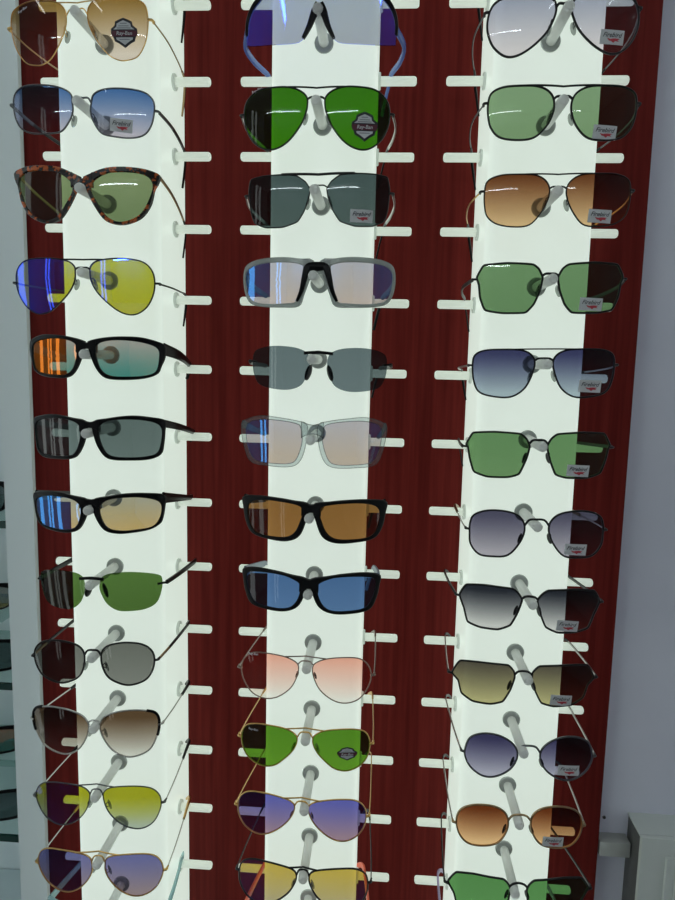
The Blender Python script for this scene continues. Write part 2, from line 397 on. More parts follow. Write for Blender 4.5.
# outlines of the lenses in millimetres from the middle of each bridge
SPEC = {
'L1':dict(pose=(-0.223, -0.0052, 0.0012, -0.0234),a=0.878,c=3.205,xl=0.0384,xi=0.009,xo=0.0678,zo=-0.0031,out=[(63.7,9.7),(56.7,14.3),(47.3,16.9),(34.6,17.4),(19.2,15.2),(12.3,10.3),(10.2,3.8),(11.1,-5.9),(17,-18.7),(26.5,-31),(34.6,-35.9),(42.4,-37),(53.9,-33.8),(61.9,-22.7),(65.3,-9.7),(65.8,0.1)],stick=(44.3,-14.9)),
'L2':dict(pose=(-0.2206, -0.0794, -0.044, -0.0056),a=0.845,c=3.205,xl=0.0384,xi=0.0089,xo=0.0678,zo=-0.0008,out=[(9.2,3.1),(10.8,9.8),(17.6,13.9),(29.7,16.1),(48.2,16.3),(59.5,14.4),(66.3,9),(68.1,0.3),(65.7,-13.2),(59,-22.6),(46.5,-26.4),(30.1,-25.9),(19.2,-23.4),(11.9,-14.4),(8.6,-5.7)],stick=(38.7,-16.5)),
'L3':dict(pose=(-0.2216, -0.1525, -0.014, -0.0067),a=2.04,c=1.429,xl=0.0375,xi=0.0094,xo=0.0657,zo=0.0048,out=[(9.2,1.7),(14.1,7.4),(24.9,12.9),(38.7,14.5),(54.4,14.1),(63.2,10.3),(65.9,2.6),(62.1,-10.4),(55.3,-22.4),(45,-29.2),(33.5,-31.2),(23.1,-26.4),(15,-15.3),(9.1,-5.2)],outer=[(0.4,7.4),(7.9,11.9),(22.5,17.4),(38.7,19.3),(56.5,18.9),(67.5,16.5),(72.3,13.6),(70.8,6.5),(67.6,0.4),(64.3,-13.6),(56.4,-25.7),(44.9,-32.2),(33.4,-33.9),(21.7,-30.3),(12.4,-18.7),(5.3,-5.2)]),
'L4':dict(pose=(-0.2239, -0.2303, 0.0063, -0.0159),a=0.862,c=3.205,xl=0.0383,xi=0.008,xo=0.0686,zo=-0.0109,out=[(7.4,-1.2),(8.2,4.6),(14.3,9.2),(28.4,11.5),(45.2,11.5),(59.1,9),(66.9,1.8),(69.5,-8.6),(67.5,-21.5),(60.5,-33.5),(49.4,-40.3),(37.5,-39.1),(26,-31.7),(14.2,-20.1),(8.4,-9.5)]),
'L5':dict(pose=(-0.2213, -0.3092, -0.007, -0.0224),a=4.901,c=1.25,xl=0.0376,xi=0.0093,xo=0.0659,zo=0.0009,out=[(9.5,6.3),(13.7,11.2),(25.6,14),(41.2,14.1),(56,11.6),(64.7,7),(65.9,-1.6),(63.1,-15.3),(53.6,-20),(36.3,-21.4),(22.7,-20.7),(14.5,-15.4),(9.9,-3.4)],outer=[(1.1,10.9),(6.3,13.9),(20.9,16.8),(36.8,18),(51.8,17.5),(66.3,13.3),(70.8,9.8),(70.4,-1.4),(67.3,-10.2),(64.1,-17.8),(53.6,-22.7),(36.2,-24.6),(20.2,-23.7),(11.9,-17.9),(5.5,-5.9)]),
'L6':dict(pose=(-0.2199, -0.3864, 0.0119, -0.0197),a=4.712,c=1.25,xl=0.0377,xi=0.0091,xo=0.0663,zo=-0.0021,out=[(9.3,3.9),(14.5,10.1),(27.7,13.2),(45.7,13),(60.6,9.6),(66.4,3),(65.5,-11),(62,-21.1),(53.3,-24.4),(37.9,-25.1),(21.7,-23.6),(14.7,-18.5),(10.2,-7.3)],outer=[(3.1,10.5),(18.3,14.6),(39.1,17.1),(56.5,15.2),(69.4,11.2),(68.9,1.6),(67.8,-11.1),(65.1,-22.6),(55.4,-27.6),(37.7,-28.1),(19.1,-26.6),(10.8,-19.9),(4.6,-6.2)]),
'L7':dict(pose=(-0.2212, -0.4634, 0.02, -0.0146),a=4.34,c=1.25,xl=0.0383,xi=0.01,xo=0.0667,zo=-0.0028,out=[(10,1.5),(15.3,7.9),(27.6,11.1),(46,11.3),(61.3,7.4),(67,1.1),(65.1,-11.8),(58.3,-20.2),(44.8,-22.4),(28.5,-22.8),(16.5,-19.2),(10.8,-8.8)],outer=[(2.4,9.4),(18,13.2),(34.7,15.4),(52.7,14.9),(69.6,11.2),(69.7,-0.6),(67.7,-12.1),(64.9,-18.4),(55.9,-23.4),(40.1,-25.5),(26,-25.8),(13.8,-22.3),(6.7,-12.8),(2.5,-1.3)]),
'L8':dict(pose=(-0.2215, -0.5407, 0.0285, -0.052),a=4.35,c=1.667,xl=0.0375,xi=0.0091,xo=0.0659,zo=-0.0041,out=[(8.5,0.7),(10.1,6),(18.1,10.1),(34.1,11.4),(50,9.5),(63.1,5.5),(66.6,0.4),(65.7,-11.6),(60.7,-24.4),(50.4,-29.6),(36.5,-30.3),(24.5,-28.8),(14.9,-21.9),(9.8,-12.5),(7.6,-4.6)]),
'L9':dict(pose=(-0.2231, -0.6216, 0.0194, -0.002),a=0.837,c=3.205,xl=0.0365,xi=0.0089,xo=0.064,zo=-0.0015,out=[(9.2,5),(13.6,12.1),(21.8,16),(35.1,18.2),(50.3,16.7),(60,10.9),(64,1.3),(61.7,-12.4),(53.6,-23.3),(37.9,-28.7),(25,-26.1),(14.7,-19.5),(9.5,-7.2)]),
'L10':dict(pose=(-0.2237, -0.6962, 0.0279, -0.024),a=0.883,c=3.205,xl=0.0377,xi=0.0085,xo=0.0669,zo=0.0026,out=[(7.1,3.6),(12.6,11.1),(26.7,17),(42.6,19.1),(55.3,18.1),(65.1,14.6),(68.6,5.3),(66.3,-9.8),(58.2,-25.4),(44.7,-33.1),(31.3,-34.2),(18.3,-27.2),(9.6,-14.6),(6.1,-3.6)]),
'L11':dict(pose=(-0.2231, -0.7782, 0.0224, -0.0119),a=0.852,c=3.205,xl=0.0379,xi=0.0078,xo=0.068,zo=-0.0045,out=[(7.4,0.7),(9.2,8),(17.1,13.2),(32.4,15.7),(48.2,15.6),(60.8,12),(68.1,2.7),(68.1,-10.5),(60.2,-26.7),(47.9,-34.6),(34.7,-33.7),(21.7,-26.3),(11.5,-13.4)]),
'L12':dict(pose=(-0.2229, -0.8559, 0.0211, -0.0136),a=0.853,c=3.205,xl=0.0383,xi=0.0075,xo=0.069,zo=-0.0056,out=[(7.3,-0.4),(9.1,7.2),(16.6,11.8),(33.5,15),(52.1,15.3),(63.5,11.3),(69.2,1.9),(69.2,-10.3),(61.9,-25.3),(49.3,-35.1),(35.6,-36.7),(22.4,-29.9),(12,-18.1),(7.5,-7.9)]),
'M1':dict(pose=(0.0008, -0.0224, -0.0178, -0.0365),a=3.062,c=0,xl=0.0413,xi=0.0141,xo=0.0685,zo=0.011,out=[(-2.7,21.8),(4.4,13.4),(12.8,-0.1),(20.8,-4.4),(42,-4),(59.8,-2.7),(68.7,-1),(69.1,14.4),(65.5,27.5),(58,35.6),(44.4,42),(26.7,42.7),(-3.3,40.6)]),
'M2':dict(pose=(-0.0005, -0.077, 0.0022, -0.0035),a=0.835,c=3.205,xl=0.0377,xi=0.0084,xo=0.067,zo=-0.0093,out=[(8.1,-2.2),(8.5,4.3),(13.7,9.4),(24,12.8),(37.6,13),(53.5,10.8),(63.9,2.9),(67.2,-7.6),(65.8,-20.4),(59.2,-32.4),(47.9,-39.5),(36.3,-39),(24.7,-32.3),(14.2,-19.5),(9.4,-8.7)],stick=(44.8,-21.1)),
'M3':dict(pose=(0.0029, -0.1527, 0.0228, -0.0028),a=0.834,c=3.205,xl=0.037,xi=0.008,xo=0.0659,zo=-0.0047,out=[(7.9,-0.1),(12.1,6.3),(20.3,11.6),(34.1,12.8),(52.5,12.1),(63.6,9.7),(66,-1.4),(64.3,-19.1),(60.9,-29.1),(50.4,-33.7),(34.1,-33.8),(20.1,-29.2),(13.2,-19.2),(9,-8)],stick=(40,-25.1)),
'M4':dict(pose=(0.0032, -0.2379, 0.0129, -0.0097),a=3.27,c=1.25,xl=0.0415,xi=0.0122,xo=0.0709,zo=0.0042,out=[(10.4,11.5),(17,17.3),(33.3,19.2),(54.3,18.4),(67.4,14.5),(71.1,6.6),(69.4,-7.6),(64.3,-16),(50.2,-19.6),(29,-19.4),(19.1,-17.2),(13.6,-4.6)],outer=[(2.8,18.9),(16.9,22.1),(33.2,23.8),(54.2,23),(68.5,19.3),(73.4,11.4),(73,-5),(67.2,-17.6),(54.9,-21.8),(33.8,-23.1),(17.3,-22.1),(12,-11.5)]),
'M5':dict(pose=(0.006, -0.3121, -0.0062, -0.013),a=2.262,c=1.667,xl=0.0369,xi=0.0087,xo=0.0651,zo=-0.0011,out=[(9.2,4.4),(12.2,9.2),(22.8,13.1),(39.4,14.3),(53.6,12.8),(63.3,8.4),(65.4,-1.1),(64.1,-13.1),(58.5,-22.9),(45.4,-26.8),(28.7,-27.4),(16.6,-22.8),(11.1,-13.3),(8.4,-2.7)]),
'M6':dict(pose=(0.0014, -0.3837, 0.0081, -0.0027),a=2.005,c=1.429,xl=0.0384,xi=0.0101,xo=0.0667,zo=0.0016,out=[(11.1,7.5),(14.7,11.7),(29.2,14.4),(48.4,15.2),(62.9,12),(66.8,4.2),(64.7,-13),(57.6,-24.9),(41.9,-27.7),(22.4,-27.4),(15.1,-21.8),(10.1,-5.9)],outer=[(5,11),(14.7,14.9),(33.9,17.8),(53.1,18.9),(70.2,12.7),(72.1,4.1),(68.8,-13.1),(61.8,-27.5),(41.9,-30.7),(20,-30.4),(10.7,-23.1),(5.7,-6)]),
'M7':dict(pose=(0.0014, -0.4598, 0.0048, -0.032),a=4.099,c=1.25,xl=0.0374,xi=0.0087,xo=0.0661,zo=-0.0032,out=[(7.8,2.2),(12.6,7.4),(28.4,10),(47.7,10.3),(62.3,6.8),(66.9,-0.8),(65.3,-14.7),(58.1,-24.4),(41.1,-26.6),(24.1,-25.4),(15.4,-19.1),(10.4,-7.8)],outer=[(1.4,8.6),(18.7,12.2),(35.6,13.7),(54.9,13.6),(73.2,10.1),(72.8,-1.4),(69.5,-16.5),(61.8,-26.6),(43.6,-29.8),(24.1,-29.8),(11.3,-23.6),(4.7,-8)]),
'M8':dict(pose=(0.0005, -0.5355, -0.0029, -0.0166),a=3.537,c=1.25,xl=0.037,xi=0.0087,xo=0.0653,zo=-0.0003,out=[(8.3,1.7),(12.5,6.3),(26,11.2),(45.7,11.9),(63.1,9.2),(66.3,2.3),(63.7,-10.6),(56.5,-21.7),(39.2,-24.3),(21.8,-23.2),(13,-16.3),(8.5,-4.7)],outer=[(1.1,8.2),(18.6,12.4),(35.8,14.9),(55.4,15.1),(70.5,10.9),(70.1,0.5),(67.5,-12.4),(60.3,-24.3),(39.3,-27.3),(21.9,-26.1),(10,-19.6),(3.4,-5.6)]),
'M9':dict(pose=(-0.0016, -0.62, -0.0052, -0.0061),a=0.836,c=3.205,xl=0.037,xi=0.0076,xo=0.0665,zo=-0.0062,out=[(7.2,0),(11,5.8),(22.4,10.9),(40,13.1),(55.1,11.7),(64.2,3.4),(66.6,-8.9),(62.5,-22.7),(53.9,-33.6),(41.2,-37.7),(28.4,-34.6),(15.4,-24),(8.7,-10.7)]),
'M10':dict(pose=(-0.001, -0.6994, 0.0008, -0.0062),a=0.836,c=3.205,xl=0.0371,xi=0.0079,xo=0.0663,zo=-0.0017,out=[(8,-0.4),(10.5,6.7),(20.8,12.5),(36.2,15),(51.5,15),(61.8,11.5),(66.7,1.1),(65,-14.3),(57.6,-25.6),(44.8,-31.9),(31.8,-30),(21.4,-21.6),(12.1,-11.1)],stick=(44,-11)),
'M11':dict(pose=(-0.0034, -0.7759, -0.0237, -0.0054),a=0.835,c=3.205,xl=0.0374,xi=0.0073,xo=0.0674,zo=-0.0048,out=[(7.3,-0.7),(10.2,6.9),(21.9,12),(40,14.9),(56.9,13.4),(66.4,3.9),(67.2,-12.1),(61.3,-25.6),(49.9,-33.8),(36.8,-33.4),(23.3,-24.9),(12.3,-12.8)]),
'M12':dict(pose=(-0.001, -0.8556, -0.0197, -0.0156),a=0.839,c=3.205,xl=0.0378,xi=0.0076,xo=0.068,zo=-0.0007,out=[(6.7,0.1),(9.1,7.8),(18.3,12.4),(36.8,15.9),(55.1,15.9),(65.9,9.6),(69.1,-2.3),(67.6,-15.9),(59.7,-30),(46.7,-36.4),(30.6,-32),(16.8,-20.7),(9.7,-9.6)]),
'R1':dict(pose=(0.2171, -0.0008, 0.0265, 0.0087),a=0.847,c=3.205,xl=0.0366,xi=0.0078,xo=0.0654,zo=-0.0071,out=[(65.9,-6),(63,4.9),(55.7,11.2),(38.8,14.7),(21.4,13.3),(10.3,10),(6.7,2.8),(8.6,-6.5),(14.7,-17.6),(26.2,-28.4),(38.9,-35),(49.7,-34.8),(59.8,-26.9),(64.9,-16.3)],stick=(42.5,-23.2)),
'R2':dict(pose=(0.221, -0.0773, 0.0002, 0.004),a=0.838,c=3.205,xl=0.0367,xi=0.008,xo=0.0653,zo=-0.003,out=[(65.7,-0.8),(63.3,8.6),(53.8,13.2),(38.8,13.9),(23.4,13.3),(13.1,9.3),(8.1,2.1),(8.1,-8.4),(13.3,-20.1),(23.7,-29.6),(38,-31.6),(53.5,-29),(61.7,-21.2),(64.9,-11.5)],stick=(38.3,-25.3)),
'R3':dict(pose=(0.2214, -0.1525, 0.0162, 0.0082),a=0.843,c=3.205,xl=0.0364,xi=0.0078,xo=0.0651,zo=-0.0041,out=[(65.5,-0.8),(63.1,9),(52.3,13.4),(37,13.8),(21.3,13),(12,8.7),(7.6,1.1),(8.9,-8.7),(15.1,-20.7),(24.6,-30.4),(39.2,-31.8),(53.8,-28.8),(62.4,-21.8),(65.1,-11.9)],stick=(38.2,-23.3)),
'R4':dict(pose=(0.2193, -0.2297, 0.0198, 0.0077),a=0.841,c=3.205,xl=0.0369,xi=0.0075,xo=0.0662,zo=-0.0015,out=[(66.7,0.3),(62.9,8.1),(59.7,11.4),(39.6,12.7),(16.8,11.4),(10.8,7.4),(7,-0.4),(8.8,-11.7),(13.9,-24.2),(21.5,-32.1),(42.2,-32.5),(58.1,-29.5),(63.2,-18),(64.7,-6.6)],stick=(37.8,-24.8)),
'R5':dict(pose=(0.218, -0.309, 0.0249, -0.0039),a=0.83,c=3.205,xl=0.037,xi=0.008,xo=0.066,zo=-0.0034,out=[(65.6,-1.1),(63.5,8.3),(54.5,12.5),(38.6,13.3),(22.4,12.7),(13,9.2),(8.5,2.3),(10,-8.2),(16.4,-22.3),(27.7,-30.6),(41.6,-31.4),(57.9,-27.2),(64,-16.5)],stick=(43.1,-21.2)),
'R6':dict(pose=(0.2177, -0.3875, 0.0204, -0.0003),a=0.833,c=3.205,xl=0.0377,xi=0.0082,xo=0.0671,zo=-0.0007,out=[(67.6,1.7),(64.3,8.3),(60.9,12.8),(41.3,14),(17.8,12.3),(11.6,7.5),(8.2,0.3),(10.9,-11.8),(17.2,-26.6),(27.8,-29.9),(46.7,-29.8),(59.7,-25.1),(64.2,-11.6),(65.9,-1.9)],stick=(37.7,-22.8)),
'R7':dict(pose=(0.2206, -0.467, 0.0269, -0.0024),a=0.831,c=3.205,xl=0.0376,xi=0.0113,xo=0.064,zo=-0.0018,out=[(63.4,4.3),(60,12),(49.5,16.7),(35.4,17.4),(21,14.3),(13.1,6.9),(11.6,-3),(16.5,-15.5),(26.8,-27.2),(41.1,-28.9),(54.3,-27),(62.4,-17.1),(63.7,-5.7)],stick=(37.3,-20.5)),
'R8':dict(pose=(0.2183, -0.5411, -0.0074, -0.0003),a=0.833,c=3.205,xl=0.0379,xi=0.0073,xo=0.0684,zo=0.0021,out=[(68,2.7),(62,13.6),(44.2,15.1),(17.5,12.8),(11,7.9),(7.4,1.5),(11,-11.4),(17.3,-24.9),(29.2,-30.1),(46.3,-29),(58.7,-24.3),(63.2,-10.1)],stick=(37.7,-22.3)),
'R9':dict(pose=(0.2165, -0.6196, 0.0133, 0.0034),a=0.836,c=3.205,xl=0.0393,xi=0.0086,xo=0.07,zo=0.0008,out=[(70,1.3),(62.5,14.4),(43.2,15.1),(15.9,12.9),(9.4,6.3),(8.4,-0.2),(12.3,-13.5),(19.1,-26.1),(31.4,-29.3),(48.8,-27.3),(60.2,-19.4),(63.9,-6.2)],stick=(37.7,-21.9)),
'R10':dict(pose=(0.2264, -0.7014, 0.0169, 0.0008),a=0.834,c=3.205,xl=0.0377,xi=0.0116,xo=0.0638,zo=-0.0004,out=[(63.4,2.3),(58.8,15),(46.6,21),(31.8,20.5),(19.1,14.4),(12,5.1),(12.1,-5.7),(19.2,-16.9),(32.6,-24.8),(45.1,-25.1),(56.6,-17.5),(62.6,-7.2)],stick=(39.7,-14)),
'R11':dict(pose=(0.2213, -0.7763, 0.034, 0.0073),a=0.838,c=3.205,xl=0.0376,xi=0.0115,xo=0.0636,zo=-0.0033,out=[(63.7,0.7),(58.8,12.6),(45.1,18.9),(27.5,18.7),(16,12.9),(11.5,3.2),(13,-9.4),(21.6,-22.6),(36.7,-26.9),(52,-25.2),(61,-14.7)],stick=(34,-18.9)),
'R12':dict(pose=(0.2246, -0.8515, 0.0237, 0.0032),a=0.835,c=3.205,xl=0.0403,xi=0.0081,xo=0.0725,zo=0.0007,out=[(72.2,2.7),(64,14.6),(45.1,16.2),(16.7,12),(10.8,6.2),(8.5,-0.5),(10.5,-15.9),(16.3,-30.3),(33.1,-34.7),(51.3,-33.2),(61.8,-25.6),(66.1,-9.2)]),
}

# ---------------------------------------------------------------- sunglasses
MM = 0.001
class Shape:
    def __init__(self, s):
        self.__dict__.update(s)
        self.o = [Vector((x, z, 0)) for x, z in catmull2(self.out, 72, s.get('tens', 0.0))]
        self.cx = sum(p.x for p in self.o) / 72; self.cz = sum(p.y for p in self.o) / 72
    def y(self, x, z):       # depth of the curved front in metres (x, z in mm)
        return MM * MM * (self.a * x * x + self.c * ((abs(x) - self.xl * 1000) ** 2 + z * z))
    def p(self, x, z, dy=0.0): return Vector((x * MM, self.y(x, z) + dy * MM, z * MM))
    def top(self, x):
        return max((q.y for q in self.o if abs(q.x - x) < 1.6), default=max(q.y for q in self.o))
    def inner(self, z):
        return min((q.x for q in self.o if abs(q.y - z) < 2.0), default=self.xi * 1000)
    def outer_at(self, z):
        return max((q.x for q in self.o if abs(q.y - z) < 2.5), default=self.xo * 1000)
    def bottom(self): return min(q.y for q in self.o)
def catmull2(P, n, t=0.0): return [(v.x, v.y) for v in catmull([(x, z, 0) for x, z in P], n, True, t)]

def lens_bm(S, sg, thick=1.3, grow=1.0):
    """front and back skin of one lens"""
    n = len(S.o); K = (1.0, .86, .7, .52, .34, .16); skins = []
    bm = bmesh.new()
    for dy in (-thick / 2, thick / 2):
        rings = [[bm.verts.new(S.p(sg * (S.cx + (q.x - S.cx) * k * grow), S.cz + (q.y - S.cz) * k * grow, dy)) for q in S.o] for k in K]
        c = bm.verts.new(S.p(sg * S.cx, S.cz, dy))
        for a, b in zip(rings, rings[1:]):
            for j in range(n): bm.faces.new((a[j], a[(j + 1) % n], b[(j + 1) % n], b[j])).material_index = int(dy > 0)
        for j in range(n): bm.faces.new((rings[-1][j], rings[-1][(j + 1) % n], c)).material_index = int(dy > 0)
        skins.append(rings[0])
    for j in range(n): bm.faces.new((skins[0][j], skins[0][(j + 1) % n], skins[1][(j + 1) % n], skins[1][j]))
    return bm

def shield_bm(S, thick=1.6):
    """one-piece lens: columns between an upper and a lower edge"""
    pts = [(x, z) for x, z in S.out]; lower = sorted([q for q in pts if q[1] < 22 and q[0] > -3.5 and q[0] < 69][:7]); lower = [(0, lower[0][1])] + [q for q in lower if q[0] > 1]
    upper = [(0, 40.6), (27, 42.7), (44.4, 42), (58, 36), (65.5, 27.5), (69, 14.4)]
    def ev(L, x):
        for (x0, z0), (x1, z1) in zip(L, L[1:]):
            if x <= x1:
                f = (x - x0) / max(x1 - x0, 1e-6); return z0 + (z1 - z0) * f
        return L[-1][1]
    lo, up = catmull2_open(lower, 60), catmull2_open(upper, 60)
    xs = [69 * math.sin(math.pi / 2 * k / 30) for k in range(31)]; xs = [-x for x in xs[:0:-1]] + xs
    bm = bmesh.new(); skin = []
    for dy in (-thick / 2, thick / 2):
        G = []
        for x in xs:
            a, b = ev(lo, abs(x)), ev(up, abs(x)); b = max(b, a + .5)
            G.append([bm.verts.new(S.p(x, a + (b - a) * t / 12, dy)) for t in range(13)])
        for A, B in zip(G, G[1:]):
            for t in range(12): bm.faces.new((A[t], A[t + 1], B[t + 1], B[t])).material_index = int(dy > 0)
        skin.append(G[0] + [g[-1] for g in G[1:-1]] + G[-1][::-1] + [g[0] for g in G[-2:0:-1]])
    A, B = skin; n = len(A)
    for j in range(n): bm.faces.new((A[j], A[(j + 1) % n], B[(j + 1) % n], B[j]))
    return bm
def catmull2_open(P, n): return [(v.x, v.y) for v in catmull([(x, z, 0) for x, z in P], n)]

def polar(P, cx, cz, n=72):
    """radius of a closed outline by angle about (cx, cz)"""
    P = catmull2(P, 240); out = []
    A = sorted((math.atan2(z - cz, x - cx), math.hypot(x - cx, z - cz)) for x, z in P)
    A = [(A[-1][0] - 2 * math.pi, A[-1][1])] + A + [(A[0][0] + 2 * math.pi, A[0][1])]
    for k in range(n):
        t = -math.pi + 2 * math.pi * (k + .5) / n
        for (a, r), (b, q) in zip(A, A[1:]):
            if a <= t <= b:
                f = (t - a) / max(b - a, 1e-9); out.append((t, r + (q - r) * f)); break
    return out

def thick_rim(bm, S, sg, front=2.0, back=2.2, side=None):
    inn, out = polar(S.out, S.cx, S.cz), polar(S.outer, S.cx, S.cz); rings = []
    for (t, ri), (_, ro) in zip(inn, out):
        ri -= .3; ro = max(ro, ri + 1.0); w = ro - ri; e = min(.8, w * .3)
        pr = [(ri, .6), (ri, -front * .55), (ri + e, -front), (ro - e, -front), (ro, -front * .4), (ro, back * .6), (ro - e, back), (ri + e, back)]
        rings.append([S.p(sg * (S.cx + r * math.cos(t)), S.cz + r * math.sin(t), d) for r, d in pr])
    loft(bm, rings, True, False)

def thick_bridge(bm, S, zb, zt, zend, half, front=2.2, back=3.0):
    rings = []
    for k in range(13):
        x = -half + 2 * half * k / 12; u = abs(x) / half
        a, b = zb - (u ** 2) * 4.0, zt + (u ** 1.5) * (zend - zt)
        f, bk = -front, back
        rings.append([S.p(x, a + .8, f), S.p(x, a, f + 1), S.p(x, a, bk - 1), S.p(x, a + .8, bk), S.p(x, b - .8, bk), S.p(x, b, bk - 1), S.p(x, b, f + 1), S.p(x, b - .8, f)])
    loft(bm, rings)

def band(x, z, S, dy): return S.p(x, z, dy)

def put_text(bm, S, s, x, z, h, dy, mi, shear=0.0, rot=0.0):
    V, F = text_geo(s, shear); c, q = math.cos(rot), math.sin(rot)
    vs = [bm.verts.new(S.p(x + (a * c - b * q) * h, z + (a * q + b * c) * h, dy)) for a, b in V]
    for f in F:
        try: fc = bm.faces.new([vs[i] for i in f]); fc.material_index = mi
        except ValueError: pass

def patch(bm, S, poly, dy, mi, thick=0.12):
    n0 = len(poly); fine = []
    for (x0, z0), (x1, z1) in zip(poly, poly[1:] + poly[:1]):
        m = max(1, int(math.hypot(x1 - x0, z1 - z0) / 2.5)); fine += [(x0 + (x1 - x0) * k / m, z0 + (z1 - z0) * k / m) for k in range(m)]
    poly = fine; cx = sum(q[0] for q in poly) / len(poly); cz = sum(q[1] for q in poly) / len(poly); ends = []
    for d in (dy, dy + thick):
        R = [[bm.verts.new(S.p(cx + (x - cx) * k, cz + (z - cz) * k, d)) for x, z in poly] for k in (1, .7, .4)]
        for A, B in zip(R, R[1:]):
            for j in range(len(poly)): bm.faces.new((A[j], A[(j + 1) % len(poly)], B[(j + 1) % len(poly)], B[j])).material_index = mi
        bm.faces.new(R[-1]).material_index = mi; ends.append(R[0])
    a, b = ends
    for j in range(len(poly)):
        f = bm.faces.new((a[j], a[(j + 1) % len(poly)], b[(j + 1) % len(poly)], b[j])); f.material_index = mi

def keep_normals_obj(name, bm, mats, parent):
    o = obj(name, bm, mats, parent, smooth=False); return o

def sticker(S, lens, x, z):
    bm = bmesh.new(); r = -0.05; c, s = math.cos(r), math.sin(r)
    R = lambda u, v: (x + u * c - v * s, z + u * s + v * c)
    patch(bm, S, [R(-10.5, -5.7), R(10.5, -5.7), R(10.5, 5.7), R(-10.5, 5.7)], -1.0, 0, .25)
    put_text(bm, S, 'Firebird', x - .3, z + 1.6, 5.2, -1.14, 1, 0.35, r)
    sw = [(-4.5, -.9), (-2, -1.9), (0, -1.2), (2.5, -.9), (7, -1.0), (5, -2.2), (6.6, -3.2), (3, -3.0), (1.5, -4.4), (-.5, -3.1), (-2.5, -2.9)]
    patch(bm, S, [R(*q) for q in sw], -1.2, 2, .1)
    keep_normals_obj('sticker', bm, [paper, ink_dark, ink_red], lens)

def badge(S, lens, x, z, k=1.0, kz=1.0, brand='Ray-Ban'):
    bm = bmesh.new()
    sh = lambda q: [(x + u * k, z + v * k * kz) for u, v in q]
    outer = [(0, 12.5), (4, 11), (7.6, 9.3), (8.2, 6), (11.8, 3.4), (12, -.5), (10.2, -3.4), (9, -7), (5.6, -8.6), (0, -12.5), (-5.6, -8.6), (-9, -7), (-10.2, -3.4), (-12, -.5), (-11.8, 3.4), (-8.2, 6), (-7.6, 9.3), (-4, 11)]
    patch(bm, S, sh(outer), -1.0, 1, .2)
    patch(bm, S, sh([(u * .80, v * .82) for u, v in outer if v > 2.5] + [(-9.2, 2.0), (9.2, 2.0)][::-1][:0]), -1.12, 0, .1)
    patch(bm, S, sh([(-11.4, 1.7), (11.4, 1.7), (11.2, -3.0), (-11.2, -3.0)]), -1.2, 2, .1)
    patch(bm, S, sh([(-7.6, -3.9), (7.6, -3.9), (7.2, -5.6), (4.6, -6.9), (0, -10), (-4.6, -6.9), (-7.2, -5.6)]), -1.12, 0, .1)
    for zz, hw in ((8.0, 3.0), (5.9, 4.6), (4.2, 6.2), (-5.2, 4.6)):
        patch(bm, S, sh([(-hw, zz), (hw, zz), (hw, zz - .7), (-hw, zz - .7)]), -1.26, 3, .1)
    put_text(bm, S, brand, x, z - .6 * k, 4.4 * k, -1.35, 0, .2)
    keep_normals_obj('badge', bm, [paper, ink_dark, ink_maroon, ink_grey], lens)

def logo(S, lens, x, z, rot, s='Ray-Ban', h=3.2):
    bm = bmesh.new(); put_text(bm, S, s, x, z, h, -.80, 0, .25, rot)
    keep_normals_obj('logo', bm, [print_white], lens)

